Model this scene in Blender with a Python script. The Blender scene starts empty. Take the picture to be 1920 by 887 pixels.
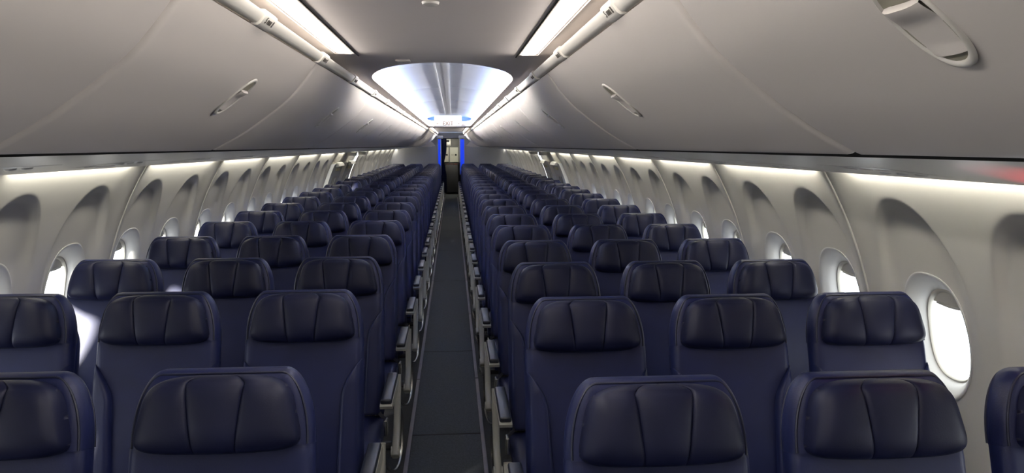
import bpy, bmesh, math, random
from mathutils import Vector, Matrix

S = bpy.context.scene
COL = S.collection
random.seed(5)
PI = math.pi

# ------------------------------------------------------------------ camera
FOCAL, VPX, VPY, EYE = 1400.0, 848.0, 273.0, 1.70
phi = math.atan((443.5 - VPY) / FOCAL)
psi = math.atan((960 - VPX) / FOCAL * math.cos(phi))
cam_data = bpy.data.cameras.new('camera')
cam_data.sensor_width = 36.0
cam_data.lens = 36.0 * FOCAL / 1920.0
cam_data.clip_start = 0.05
cam_data.clip_end = 200
cam = bpy.data.objects.new('camera', cam_data)
COL.objects.link(cam)
cam.location = (0.045, 0.0, EYE)
cam.rotation_euler = (PI / 2 - phi, 0.0, -psi)
S.camera = cam

# ------------------------------------------------------------------ world, sun, exposure
S.view_settings.view_transform = 'Standard'
S.view_settings.look = 'None'
S.view_settings.gamma = 1.0
S.view_settings.use_curve_mapping = False
S.view_settings.exposure = 0.6
SKY = 4.2            # overcast glare outside the windows
SUN = 20.0
DOME_LIGHT = 78.0     # each ceiling cove line
DOME_SIDE = 54.0
DOME_BLUE = 34.0
WALL_COVE = 2.3      # each sidewall cove tube
STRIP_THROW = 9.0     # lamp added under each strip to light the opposite bins, watts per metre / 2
STRIP = 4.0          # ceiling strip diffusers
w = bpy.data.worlds.new('daylight')
S.world = w
w.use_nodes = True
w.node_tree.nodes['Background'].inputs[0].default_value = (0.90, 0.95, 1.0, 1)
w.node_tree.nodes['Background'].inputs[1].default_value = SKY
sd = bpy.data.lights.new('sun', 'SUN')
sd.energy = SUN
sd.angle = 0.10
sd.color = (1.0, 0.96, 0.9)
sun = bpy.data.objects.new('sun', sd)
COL.objects.link(sun)
sun.rotation_euler = Vector((0.60, 0.74, -0.33)).to_track_quat('-Z', 'Y').to_euler()
# added red spot outside the right-hand windows, tinting the service panel red
bl_ = bpy.data.lights.new('red_tint_spot', 'SPOT')
bl_.energy = 320.0
bl_.color = (1.0, 0.04, 0.07)
bl_.shadow_soft_size = 0.08
bl_.spot_size = math.radians(19)
bl_.spot_blend = 0.4
red_spot = bpy.data.objects.new('red_tint_spot', bl_)
COL.objects.link(red_spot)
red_spot.location = (2.95, 2.9, 0.03)
red_spot.rotation_euler = (Vector((1.95, 2.065, 0.95)) - Vector((2.95, 2.9, 0.03))).to_track_quat('-Z', 'Y').to_euler()
S.cycles.use_denoising = True
S.cycles.max_bounces = 8
S.cycles.diffuse_bounces = 5
S.cycles.glossy_bounces = 3
S.cycles.transparent_max_bounces = 8
S.cycles.sample_clamp_indirect = 6.0


def area_lamp(name, loc, sx, sy, direction, power, color, spread=PI):
    l = bpy.data.lights.new(name, 'AREA')
    l.shape = 'RECTANGLE'
    l.size, l.size_y = sx, sy
    l.energy = power
    l.color = color
    l.spread = spread
    o = bpy.data.objects.new(name, l)
    COL.objects.link(o)
    o.location = loc
    # lamp's own y axis along the cabin
    d = Vector(direction).normalized()
    z = -d
    y = Vector((0, 1, 0)) if abs(d.y) < 0.9 else Vector((0, 0, 1))
    x = y.cross(z).normalized()
    y = z.cross(x).normalized()
    o.matrix_world = Matrix.Translation(loc) @ Matrix((x, y, z)).transposed().to_4x4()
    return o


# ------------------------------------------------------------------ materials
def mat(name, color, rough=0.5, metal=0.0, spec=0.5, emit=None, strength=0.0, bump=0.0, bscale=200.0, vary=0.0, vscale=6.0, coat=0.0):
    m = bpy.data.materials.new(name)
    m.use_nodes = True
    nt = m.node_tree
    b = nt.nodes['Principled BSDF']
    b.inputs['Base Color'].default_value = (*color, 1)
    b.inputs['Roughness'].default_value = rough
    b.inputs['Metallic'].default_value = metal
    b.inputs['Specular IOR Level'].default_value = spec
    b.inputs['Coat Weight'].default_value = coat
    if emit:
        b.inputs['Emission Color'].default_value = (*emit, 1)
        b.inputs['Emission Strength'].default_value = strength
    tc = nt.nodes.new('ShaderNodeTexCoord')
    if vary:
        n = nt.nodes.new('ShaderNodeTexNoise')
        n.inputs['Scale'].default_value = vscale
        n.inputs['Detail'].default_value = 4
        nt.links.new(tc.outputs['Object'], n.inputs['Vector'])
        r = nt.nodes.new('ShaderNodeMapRange')
        r.inputs['From Min'].default_value = 0.3
        r.inputs['From Max'].default_value = 0.7
        r.inputs['To Min'].default_value = 1 - vary
        r.inputs['To Max'].default_value = 1 + vary
        nt.links.new(n.outputs['Fac'], r.inputs['Value'])
        mx = nt.nodes.new('ShaderNodeVectorMath')
        mx.operation = 'SCALE'
        mx.inputs[0].default_value = color
        nt.links.new(r.outputs['Result'], mx.inputs['Scale'])
        nt.links.new(mx.outputs['Vector'], b.inputs['Base Color'])
    if bump:
        n2 = nt.nodes.new('ShaderNodeTexNoise')
        n2.inputs['Scale'].default_value = bscale
        n2.inputs['Detail'].default_value = 2
        nt.links.new(tc.outputs['Object'], n2.inputs['Vector'])
        bp = nt.nodes.new('ShaderNodeBump')
        bp.inputs['Strength'].default_value = bump
        bp.inputs['Distance'].default_value = 0.002
        nt.links.new(n2.outputs['Fac'], bp.inputs['Height'])
        nt.links.new(bp.outputs['Normal'], b.inputs['Normal'])
    return m


M = dict(
    leather=mat('navy_leather', (0.0118, 0.0176, 0.080), 0.44, spec=0.40, bump=0.12, bscale=260, vary=0.12, vscale=9),
    leather_dark=mat('navy_leather_pad', (0.0086, 0.0112, 0.042), 0.48, spec=0.34, bump=0.12, bscale=260, vary=0.12, vscale=9),
    piping=mat('navy_piping', (0.020, 0.024, 0.055), 0.42),
    shell=mat('dark_seat_shell', (0.012, 0.013, 0.022), 0.55),
    cap=mat('armrest_cap_navy', (0.016, 0.020, 0.032), 0.35),
    frame=mat('seat_frame_grey', (0.42, 0.42, 0.38), 0.45, bump=0.03),
    chrome=mat('bright_metal', (0.55, 0.54, 0.50), 0.25, metal=1.0),
    darkmetal=mat('dark_metal', (0.03, 0.03, 0.034), 0.5, metal=0.4),
    belt=mat('belt_webbing', (0.02, 0.02, 0.035), 0.8, bump=0.3),
    bin=mat('bin_white', (0.62, 0.58, 0.55), 0.42, spec=0.4, vary=0.015, vscale=3),
    rail=mat('rail_cream', (0.84, 0.81, 0.75), 0.45),
    binlatch=mat('latch_grey_white', (0.64, 0.62, 0.58), 0.4),
    latchcup=mat('latch_cup_beige', (0.28, 0.265, 0.21), 0.5),
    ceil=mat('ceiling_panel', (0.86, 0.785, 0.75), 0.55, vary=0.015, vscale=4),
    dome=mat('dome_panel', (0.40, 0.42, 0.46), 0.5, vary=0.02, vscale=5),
    wall=mat('sidewall_cream', (0.60, 0.585, 0.54), 0.45, spec=0.4, vary=0.015, vscale=3),
    reveal=mat('window_reveal_white', (0.66, 0.655, 0.63), 0.4),
    shade=mat('window_shade_cream', (0.62, 0.60, 0.52), 0.5),
    psu=mat('service_panel_grey', (0.52, 0.51, 0.49), 0.28, spec=0.5),
    black=mat('gap_shade_black', (0.006, 0.006, 0.007), 0.7),
    floor=mat('side_carpet_black', (0.022, 0.023, 0.024), 0.95, bump=0.5, bscale=500, vary=0.25, vscale=60),
    runner=mat('aisle_carpet_charcoal', (0.036, 0.042, 0.049), 0.95, bump=0.6, bscale=500, vary=0.35, vscale=120),
    joint=mat('carpet_joint_dark', (0.012, 0.012, 0.013), 0.9),
    track=mat('floor_track_mauve', (0.16, 0.145, 0.165), 0.5, vary=0.12, vscale=8),
    diffuser=mat('lit_diffuser', (0.9, 0.9, 0.88), 0.5, emit=(1.0, 0.94, 0.86), strength=STRIP),
    exitbox=mat('lit_sign_box', (0.9, 0.9, 0.88), 0.5, emit=(1.0, 0.99, 0.96), strength=0.55),
    exitletter=mat('sign_lettering_brown', (0.13, 0.055, 0.03), 0.6),
    ink=mat('placard_ink', (0.10, 0.09, 0.08), 0.6),
    bluelit=mat('blue_lit_glow', (0.02, 0.05, 0.4), 0.4, emit=(0.001, 0.022, 0.42), strength=1.0),
    divider=mat('divider_grey', (0.45, 0.455, 0.47), 0.4, vary=0.03, vscale=2),
    curtain=mat('navy_curtain', (0.010, 0.014, 0.055), 0.85),
    galley=mat('galley_cream', (0.50, 0.50, 0.43), 0.4),
    galleydark=mat('galley_black_shade', (0.010, 0.010, 0.011), 0.5),
    galleygrey=mat('galley_header_grey', (0.16, 0.16, 0.15), 0.5),
    redstrip=mat('red_latch', (0.20, 0.03, 0.02), 0.5),
    spotlit=mat('galley_spot_lit', (0.9, 0.9, 0.85), 0.5, emit=(1, 0.95, 0.8), strength=6),
    steel=mat('galley_steel', (0.6, 0.6, 0.56), 0.35, metal=0.3),
    yellow=mat('sign_pale_yellow', (0.60, 0.56, 0.36), 0.5),
    sensor=mat('ceiling_fitting', (0.50, 0.47, 0.45), 0.5),
)
pane = bpy.data.materials.new('clear_pane')
pane.use_nodes = True
nt = pane.node_tree
nt.nodes.clear()
o_ = nt.nodes.new('ShaderNodeOutputMaterial')
mx_ = nt.nodes.new('ShaderNodeMixShader')
tr_ = nt.nodes.new('ShaderNodeBsdfTransparent')
gl_ = nt.nodes.new('ShaderNodeBsdfGlossy')
gl_.inputs['Roughness'].default_value = 0.05
mx_.inputs[0].default_value = 0.05
nt.links.new(tr_.outputs[0], mx_.inputs[1])
nt.links.new(gl_.outputs[0], mx_.inputs[2])
nt.links.new(mx_.outputs[0], o_.inputs[0])
M['pane'] = pane


# ------------------------------------------------------------------ mesh helpers
def mesh_obj(name, verts, faces, m, parent=None, smooth=True, loc=(0, 0, 0), sharp=35):
    me = bpy.data.meshes.new(name)
    me.from_pydata([tuple(v) for v in verts], [], faces)
    me.update()
    bm = bmesh.new()
    bm.from_mesh(me)
    bmesh.ops.remove_doubles(bm, verts=bm.verts, dist=1e-6)
    bmesh.ops.recalc_face_normals(bm, faces=bm.faces)
    if smooth:
        lim = math.radians(sharp)
        for f in bm.faces:
            f.smooth = True
        for e in bm.edges:
            if len(e.link_faces) == 2 and e.calc_face_angle(0) > lim:
                e.smooth = False
    bm.to_mesh(me)
    bm.free()
    me.materials.append(m)
    o = bpy.data.objects.new(name, me)
    COL.objects.link(o)
    o.location = loc
    if parent is not None:
        o.parent = parent
    return o


def empty(name, loc=(0, 0, 0)):
    o = bpy.data.objects.new(name, None)
    COL.objects.link(o)
    o.location = loc
    o.empty_display_size = 0.1
    return o


def tag(o, label=None, cat=None, group=None, kind=None):
    if label:
        o['label'] = label
    if cat:
        o['category'] = cat
    if group:
        o['group'] = group
    if kind:
        o['kind'] = kind
    return o


def copy_tree(o, parent=None):
    c = o.copy()
    COL.objects.link(c)
    if parent is not None:
        c.parent = parent
    for ch in KIDS(o):
        copy_tree(ch, c)
    return c


def KIDS(o):
    return list(o.children)


class G:
    """collects vertices and faces of one mesh"""

    def __init__(self):
        self.v, self.f = [], []

    def grid(self, fn, nu, nv, closed_u=False):
        b = len(self.v)
        cu = nu if closed_u else nu + 1
        for j in range(nv + 1):
            for i in range(cu):
                self.v.append(fn(i / nu, j / nv))
        for j in range(nv):
            for i in range(nu):
                a = b + j * cu + i
                a2 = b + j * cu + (i + 1) % cu
                self.f.append((a, a2, a2 + cu, a + cu))
        return self

    def box(self, x0, x1, y0, y1, z0, z1, bev=0.0):
        if bev <= 0:
            b = len(self.v)
            self.v += [(x, y, z) for z in (z0, z1) for y in (y0, y1) for x in (x0, x1)]
            for q in ((0, 1, 3, 2), (4, 6, 7, 5), (0, 4, 5, 1), (2, 3, 7, 6), (0, 2, 6, 4), (1, 5, 7, 3)):
                self.f.append(tuple(b + k for k in q))
            return self
        bm = bmesh.new()
        bmesh.ops.create_cube(bm, size=1.0)
        for v in bm.verts:
            v.co = ((x0 + x1) / 2 + v.co.x * (x1 - x0), (y0 + y1) / 2 + v.co.y * (y1 - y0), (z0 + z1) / 2 + v.co.z * (z1 - z0))
        bmesh.ops.bevel(bm, geom=list(bm.edges), offset=bev, segments=3, profile=0.5, affect='EDGES')
        bm.verts.index_update()
        b = len(self.v)
        self.v += [tuple(v.co) for v in bm.verts]
        self.f += [tuple(b + v.index for v in f.verts) for f in bm.faces]
        bm.free()
        return self

    def tube(self, pts, r, n=8, flat=1.0, cap=True):
        pts = [Vector(p) for p in pts]
        b = len(self.v)
        m = len(pts)
        up = Vector((0.123, 0.456, 0.88)).normalized()
        for k, p in enumerate(pts):
            d = (pts[min(k + 1, m - 1)] - pts[max(k - 1, 0)]).normalized()
            if abs(d.dot(up)) > 0.95:
                up = Vector((1, 0, 0))
            s = d.cross(up).normalized()
            u = s.cross(d).normalized()
            up = u
            rr = r[k] if isinstance(r, (list, tuple)) else r
            for i in range(n):
                a = 2 * PI * i / n
                self.v.append(tuple(p + s * math.cos(a) * rr * flat + u * math.sin(a) * rr))
        for k in range(m - 1):
            for i in range(n):
                self.f.append((b + k * n + i, b + k * n + (i + 1) % n, b + (k + 1) * n + (i + 1) % n, b + (k + 1) * n + i))
        if cap:
            self.f.append(tuple(b + i for i in range(n)))
            self.f.append(tuple(b + (m - 1) * n + i for i in range(n)))
        return self

    def prism(self, poly, axis, a, c):
        """extrude a 2-D polygon along an axis ('x': poly is (y,z); 'y': (x,z); 'z': (x,y))"""
        b = len(self.v)
        n = len(poly)
        for t in (a, c):
            for p, q in poly:
                self.v.append({'x': (t, p, q), 'y': (p, t, q), 'z': (p, q, t)}[axis])
        for i in range(n):
            self.f.append((b + i, b + (i + 1) % n, b + n + (i + 1) % n, b + n + i))
        self.f.append(tuple(b + i for i in range(n)))
        self.f.append(tuple(b + n + i for i in reversed(range(n))))
        return self

    def build(self, name, m, parent=None, **k):
        return mesh_obj(name, self.v, self.f, m, parent, **k)


def smoothstep(a, b, x):
    t = max(0.0, min(1.0, (x - a) / (b - a)))
    return t * t * (3 - 2 * t)


def catmull(pts, n):
    out = []
    P = [pts[0]] + list(pts) + [pts[-1]]
    for i in range(1, len(P) - 2):
        for k in range(n):
            t = k / n
            out.append(tuple(0.5 * (2 * b + (c - a) * t + (2 * a - 5 * b + 4 * c - d) * t * t + (3 * b - a - 3 * c + d) * t ** 3)
                             for a, b, c, d in zip(P[i - 1], P[i], P[i + 1], P[i + 2])))
    out.append(tuple(pts[-1]))
    return out


Y0, Y1 = -1.6, 22.95       # cabin from behind the camera to the rear dividers
WR, WZ = 1.96, 0.55        # sidewall circle


def wall_x(z):
    return math.sqrt(max(0.0, WR * WR - (z - WZ) ** 2))


# ------------------------------------------------------------------ floor and ceiling
g = G().box(-2.0, 2.0, Y0, 28.5, -0.05, 0.0)
tag(g.build('floor', M['floor'], smooth=False), kind='structure')
g = G().box(-0.205, 0.195, Y0, 26.0, 0.0, 0.006)
run = tag(empty('carpet_runner', (0, 0, 0)), 'charcoal carpet runner down the whole length of the aisle', 'carpet')
g.build('pile', M['runner'], run, smooth=False)
for yj in (4.25, 6.05, 9.3, 12.1, 15.0, 18.0):
    G().box(-0.205, 0.195, yj, yj + 0.012, 0.006, 0.0075).build('joint', M['joint'], run, smooth=False)
k = 1
for s, cx in ((-1, -0.217), (1, 0.207)):
    y = Y0
    for L in (3.6, 1.12, 2.2, 2.1, 1.9, 0.8, 3.2, 2.9, 3.2, 3.0, 2.2):
        yy = min(y + L, 25.8)
        t_ = G().box(cx - 0.011, cx + 0.011, y, yy - 0.02, 0.0, 0.010, bev=0.002).build('trim_%d' % k, M['track'])
        tag(t_, kind='structure')
        k += 1
        y = yy
        if y >= 25.8:
            break

CZ = 2.05


def ceiling_panel(name, y0, y1, cut_lo, cut_hi, hw=0.375, out=0.47):
    """flat ceiling strip with an elliptical end cut where a raised vault begins / ends"""
    g = G()
    N = 40
    th = 0.10

    def inner(y):
        # half width of the opening at y (0 = closed)
        if cut_hi is not None and y > cut_hi[0]:
            q = min(1.0, (y - cut_hi[0]) / cut_hi[1])
            return hw * math.sqrt(max(0, 1 - (1 - q) ** 2))
        if cut_lo is not None and y < cut_lo[0]:
            q = min(1.0, (cut_lo[0] - y) / cut_lo[1])
            return hw * math.sqrt(max(0, 1 - (1 - q) ** 2))
        return 0.0
    ys = [y0 + (y1 - y0) * i / 24 for i in range(25)]
    if cut_hi:
        ys += [cut_hi[0] + cut_hi[1] * (1 - math.cos(i / N * PI / 2)) for i in range(N + 1)]
    if cut_lo:
        ys += [cut_lo[0] - cut_lo[1] * (1 - math.cos(i / N * PI / 2)) for i in range(N + 1)]
    ys = sorted(set(round(y, 5) for y in ys if y0 <= y <= y1))
    for s in (-1, 1):
        for a, c in zip(ys, ys[1:]):
            ia, ic = inner(a), inner(c)
            b = len(g.v)
            for y, i_ in ((a, ia), (c, ic)):
                g.v += [(s * i_, y, CZ), (s * out, y, CZ), (s * i_, y, CZ + th), (s * out, y, CZ + th)]
            g.f += [(b, b + 1, b + 5, b + 4), (b + 2, b + 6, b + 7, b + 3)]
            if ia > 0 or ic > 0:
                g.f.append((b, b + 4, b + 6, b + 2))
            g.f.append((b + 1, b + 3, b + 7, b + 5))
    return tag(g.build(name, M['ceil'], sharp=30), kind='structure')


# near flat ceiling, vault from 3.25 to 14.3, flat again to 19.2, vault to 22.6
ceiling_panel('ceiling', Y0, 4.2, None, (3.25, 0.95))
for s in (-1, 1):
    pass
ceiling_panel('ceiling.001', 4.2, 13.4, (30.0, 1.0), None) if False else None
g = G()
for s in (-1, 1):
    g.box(min(s * 0.375, s * 0.47), max(s * 0.375, s * 0.47), 4.2, 13.4, CZ, CZ + 0.10)
tag(g.build('ceiling_trim_1', M['ceil'], smooth=False), kind='structure')
ceiling_panel('ceiling.001', 13.4, 20.0, (14.3, 0.9), (19.2, 0.8))
g = G()
for s in (-1, 1):
    g.box(min(s * 0.375, s * 0.47), max(s * 0.375, s * 0.47), 20.0, 22.9, CZ, CZ + 0.10)
tag(g.build('ceiling_trim_2', M['ceil'], smooth=False), kind='structure')

DOME = [(0.52, 2.08), (0.535, 2.11), (0.52, 2.15), (0.47, 2.19), (0.38, 2.225), (0.27, 2.25), (0.14, 2.265), (0.0, 2.27)]


def vault(name, y0, y1, seams):
    prof = catmull(DOME, 5)
    full = [(-x, z) for x, z in prof] + [(x, z) for x, z in reversed(prof[:-1])]
    g = G()
    n = len(full) - 1
    cuts = sorted([y0, y1] + list(seams))
    ring = []
    for a in cuts:
        for d, e in ((-0.006, 0.0), (0.0, 0.004), (0.006, 0.0)) if a in seams else ((0, 0.0),):
            ring.append((a + d, e))
    for (a, ea), (c, ec) in zip(ring, ring[1:]):
        g.grid(lambda u, v: (full[round(u * n)][0], a if v < .5 else c, full[round(u * n)][1] - (ea if v < .5 else ec)), n, 1)
    # ledge that carries the cove lights, and the ends
    for s in (-1, 1):
        g.grid(lambda u, v: (s * (0.375 + 0.16 * u), y0 + (y1 - y0) * v, CZ + 0.03 + 0.001), 1, 1)
    for y in (y0, y1):
        b = len(g.v)
        g.v += [(x, y, z) for x, z in full]
        g.f.append(tuple(range(b, b + n + 1)))
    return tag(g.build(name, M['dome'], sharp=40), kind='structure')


vault('ceiling_dome_1', 3.05, 14.75, (5.4, 7.45, 9.5, 11.6))
vault('ceiling_dome_2', 18.9, 22.9, (21.0,))
# raised centre channel on the vault
for n_, y0, y1 in ((1, 3.06, 14.7), (2, 18.95, 22.85)):
    g = G()
    for xc in (-0.073, 0.022):
        g.box(xc - 0.006, xc + 0.006, y0, y1, 2.250, 2.272)
    g.box(-0.073, 0.022, y0, y1, 2.259, 2.272)
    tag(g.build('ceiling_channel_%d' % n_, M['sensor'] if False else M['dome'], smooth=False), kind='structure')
# rear header over the dividers, roof closing the hidden space
g = G().box(-2, 2, Y0, 23.0, 2.40, 2.45)
tag(g.build('roof', M['ceil'], smooth=False), kind='structure')
g = G().box(-2, 2, Y0 - 0.05, Y0, 0, 2.4)
tag(g.build('wall_front', M['divider'], smooth=False), kind='structure')

# cove lamps on the ledges of the vaults
for s in (-1, 1):
    for y0, y1, f in ((3.45, 14.2, 1.0), (19.5, 22.6, 0.33)):
        L = y1 - y0
        area_lamp('cove_lamp', (s * 0.462, (y0 + y1) / 2, CZ + 0.122), 0.02, L, (-s * 1.0, 0, -0.25), DOME_LIGHT * f, (1.0, 0.95, 0.88), math.radians(62))
        area_lamp('cove_lamp_side', (s * 0.495, (y0 + y1) / 2, CZ + 0.05), 0.03, L, (s * 0.15, 0, 1), DOME_SIDE * f, (0.93, 0.96, 1.0))
        area_lamp('cove_lamp_blue', (s * 0.430, (y0 + y1) / 2, CZ + 0.108), 0.03, L, (-s * 0.35, 0, 1), DOME_BLUE * f, (0.25, 0.45, 1.0), math.radians(110))

for x in (-0.27, 0.25):
    area_lamp('cove_lamp_end', (x, 14.40, CZ + 0.14), 0.16, 0.03, (0, 1, 0.25), 1.2, (0.15, 0.35, 1.0))

# ------------------------------------------------------------------ rails above the bins, with row placards
RAIL = [(0.426, 1.993), (0.418, 1.993), (0.412, 1.997), (0.399, 2.012), (0.398, 2.017), (0.402, 2.020), (0.43, 2.020), (0.43, 1.992)]
for s, nm in ((-1, 'left'), (1, 'right')):
    g = G().prism([(s * x, z) for x, z in RAIL], 'y', Y0, 22.3)
    tag(g.build('trim_rail_%s' % nm, M['rail'], sharp=50), kind='structure')


def rows_of(first, ex, step=0.836, n_after=13):
    return list(first) + [ex + step * (i + 1) for i in range(n_after)]


ROWS = {1: rows_of([1.69, 2.64, 3.45, 4.27, 5.10, 5.93, 6.77, 7.60, 8.43, 9.24, 9.98, 10.74, 11.79], 11.79),
        -1: rows_of([1.84, 2.85, 3.70, 4.61, 5.50, 6.39, 7.25, 8.13, 9.00, 9.80, 10.68, 11.79], 11.79)}
N_FRONT = {1: 13, -1: 12}
ORD = ('first second third fourth fifth sixth seventh eighth ninth tenth eleventh twelfth thirteenth fourteenth fifteenth '
       'sixteenth seventeenth eighteenth nineteenth twentieth').split()
SIDE = {1: 'right-side', -1: 'left-side'}


def where_row(s, i):
    n = N_FRONT[s]
    if i == n - 1:
        return 'in the exit row beside the overwing doors'
    if i < n:
        return '%s row counting back from the camera' % ORD[i]
    return '%s row behind the overwing exit row' % ORD[i - n]


def text_mesh(body, size, m, parent, name, mw, extrude=0.0004):
    c = bpy.data.curves.new(name, 'FONT')
    c.body = body
    c.size = size
    c.extrude = extrude
    c.offset = 0.0022 if size > 0.05 else 0.0
    c.align_x = 'CENTER'
    c.align_y = 'CENTER'
    c.materials.append(m)
    t_ = bpy.data.objects.new(name + '_outline', c)
    COL.objects.link(t_)
    bpy.context.view_layer.update()
    me = bpy.data.meshes.new_from_object(t_.evaluated_get(bpy.context.evaluated_depsgraph_get()))
    bpy.data.objects.remove(t_)
    o = bpy.data.objects.new(name, me)
    COL.objects.link(o)
    o.parent = parent
    o.matrix_local = mw
    return o


def placard(s, y, i):
    root = empty('row_placard', (s * 0.395, y, 2.008))
    hy = 0.055
    # a sleeve wrapped round the rail
    prof = [(0.432, 1.987), (0.416, 1.987), (0.409, 1.991), (0.394, 2.010), (0.393, 2.018), (0.398, 2.024), (0.432, 2.025)]
    g = G().prism([(s * x - s * 0.395, z - 2.008) for x, z in prof], 'y', -hy, hy)
    g.build('sleeve', M['rail'], root, sharp=60)
    # printed row number and seat pictograms on the face that looks to the aisle
    a = Vector((-s * 0.0067, 0, 0.015)).normalized()
    face = Vector((s * (0.4015 - 0.395), 0, 2.0005 - 2.008))
    nrm = Vector((-s * 0.785, 0, -0.620)).normalized()
    up = Vector((0, 0, 1)) - nrm * nrm.z
    up.normalize()
    right = up.cross(nrm)
    def put(px, pu, hw, hh, name, mm=M['ink']):
        b = G()
        c = face + nrm * 0.0012 + right * px + up * pu
        b.v += [tuple(c + right * (dx * hw) + up * (du * hh) + nrm * dn) for dn in (-0.0012, 0.0004) for du in (-1, 1) for dx in (-1, 1)]
        b.f += [(0, 1, 3, 2), (4, 6, 7, 5), (0, 4, 5, 1), (2, 3, 7, 6), (0, 2, 6, 4), (1, 5, 7, 3)]
        b.build(name, mm, root, smooth=False)
    if i < 4:
        sg = 1
        if i == 0:
            mw = Matrix((right, up, nrm)).transposed().to_4x4()
            mw.translation = face + nrm * 0.0012 - right * 0.030
            text_mesh('5', 0.024, M['ink'], root, 'row_number', mw)
        else:
            put(-0.026, 0, 0.004, 0.007, 'row_number')
        for q in range(3):
            put(-0.012 + q * 0.013, -0.001, 0.0035, 0.006, 'seat_pictogram')
        put(0.033, 0, 0.0035, 0.008, 'window_pictogram')
    tag(root, 'row placard on the %s bin rail, %s' % (SIDE[s], where_row(s, i).replace(' counting back', '')), 'sign', 'row placards on the bin rails')
    return root


for s in (-1, 1):
    for i, y in enumerate(ROWS[s]):
        placard(s, {(-1, 0): 1.93, (1, 0): 1.72}.get((s, i), y - 0.1), i)

# ------------------------------------------------------------------ ceiling strip lights and small ceiling fittings
def strip_light(s, y0, y1, label):
    root = empty('ceiling_light', (s * 0.355 - 0.008, (y0 + y1) / 2, CZ))
    L = (y1 - y0) / 2
    hw = 0.026
    # rounded diffuser
    pts = []
    r = 0.018
    for cxx, cyy, a0 in ((hw - r, L - r, 0), (-(hw - r), L - r, 90), (-(hw - r), -(L - r), 180), (hw - r, -(L - r), 270)):
        for k_ in range(6):
            a = math.radians(a0 + 18 * k_)
            pts.append((cxx + r * math.cos(a), cyy + r * math.sin(a)))
    G().prism(pts, 'z', -0.001, 0.003).build('diffuser', M['diffuser'], root, sharp=60)
    g = G()
    for x0, x1, ya, yb in ((-0.042, -0.031, -L - .02, L + .02), (0.031, 0.042, -L - .02, L + .02), (-0.042, 0.042, -L - .02, -L - .003), (-0.042, 0.042, L + .003, L + .02)):
        g.box(x0, x1, ya, yb, -0.005, 0.003)
    g.build('frame', M['ceil'], root, smooth=False)
    G().box(-s * 0.046 - 0.002, -s * 0.046 + 0.002, -L - .1, L + .1, -0.003, 0.001).build('edge_gap', M['joint'], root, smooth=False)
    area_lamp('strip_fill_lamp', (root.location.x - s * 0.004, root.location.y, CZ - 0.009), 0.03, 2 * L, (-s * 1.0, 0, -0.35), STRIP_THROW * L / 2.2, (1.0, 0.94, 0.87), math.radians(140))  # extra lamp added below the diffuser, aimed at the opposite bins
    return tag(root, label, 'light', 'ceiling strip lights')


strip_light(-1, -1.45, 2.93, 'long lit strip light in the flat ceiling above the left-side bin rail, nearer pair')
strip_light(1, -1.45, 2.93, 'long lit strip light in the flat ceiling above the right-side bin rail, nearer pair')
strip_light(-1, 14.9, 18.9, 'small distant lit strip light beyond the exit sign, over left-side bins')
strip_light(1, 14.9, 18.9, 'small distant lit strip light beyond the exit sign, over right-side bins')
g = G().tube([(0, 0, 0.0), (0, 0, -0.006), (0, 0, -0.009)], [0.022, 0.02, 0.012], 20)
o = g.build('ceiling_sensor', M['sensor'], loc=(-0.005, 1.90, CZ), sharp=50)
tag(o, 'tiny round fitting in the middle of the near flat ceiling', 'sensor')
root = tag(empty('ceiling_vent', (-0.155, 3.18, CZ)), 'small flat oblong fitting on the ceiling beside the vault edge', 'vent')
G().box(-0.03, 0.03, -0.03, 0.03, -0.006, 0.0, bev=0.002).build('cover', M['bin'], root)
G().box(-0.022, 0.022, -0.012, 0.012, -0.0075, -0.005).build('slot', M['sensor'], root, smooth=False)

# EXIT sign hung from the far edge of the vault
ex = tag(empty('exit_sign', (-0.03, 13.98, 2.08)), 'glowing white box sign reading EXIT with two arrows above the aisle', 'sign')
G().box(-0.25, 0.25, -0.03, 0.05, -0.02, 0.17, bev=0.012).build('light_box', M['exitbox'], ex)
mw = Matrix.Rotation(PI / 2, 4, 'X')
mw.translation = (0, -0.031, 0.022)
text_mesh('EXIT', 0.095, M['exitletter'], ex, 'lettering', mw, 0.001)
for s in (-1, 1):
    g = G()
    b = s * 0.155
    g.box(min(b, b + s * 0.05), max(b, b + s * 0.05), -0.033, -0.0295, 0.018, 0.026)
    tip = b + s * 0.058
    for d in (-1, 1):
        g.prism([(tip, 0.022), (tip - s * 0.022, 0.022 + d * 0.022), (tip - s * 0.030, 0.022 + d * 0.022), (tip - s * 0.010, 0.022)], 'y', -0.033, -0.0295)
    g.build('arrow', M['exitletter'], ex, smooth=False)

# ------------------------------------------------------------------ overhead bins
BINP = catmull([(0.425, 1.985), (0.465, 1.930), (0.528, 1.859), (0.618, 1.789), (0.690, 1.740), (0.772, 1.694), (0.795, 1.6835)], 6)


def bin_normal(k):
    a = Vector(BINP[max(k - 1, 0)])
    b = Vector(BINP[min(k + 1, len(BINP) - 1)])
    d = (b - a).normalized()
    return Vector((-d.y * -1, -d.x)) if False else Vector((d.y, -d.x))   # towards the aisle and down


def on_bin(x):
    """point and frame on the door surface at lateral distance x"""
    for k_, (p, q) in enumerate(zip(BINP, BINP[1:])):
        if p[0] <= x <= q[0]:
            t = (x - p[0]) / (q[0] - p[0])
            d = (Vector(q) - Vector(p)).normalized()
            return Vector(p).lerp(Vector(q), t), d, Vector((d.y, -d.x))


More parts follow.
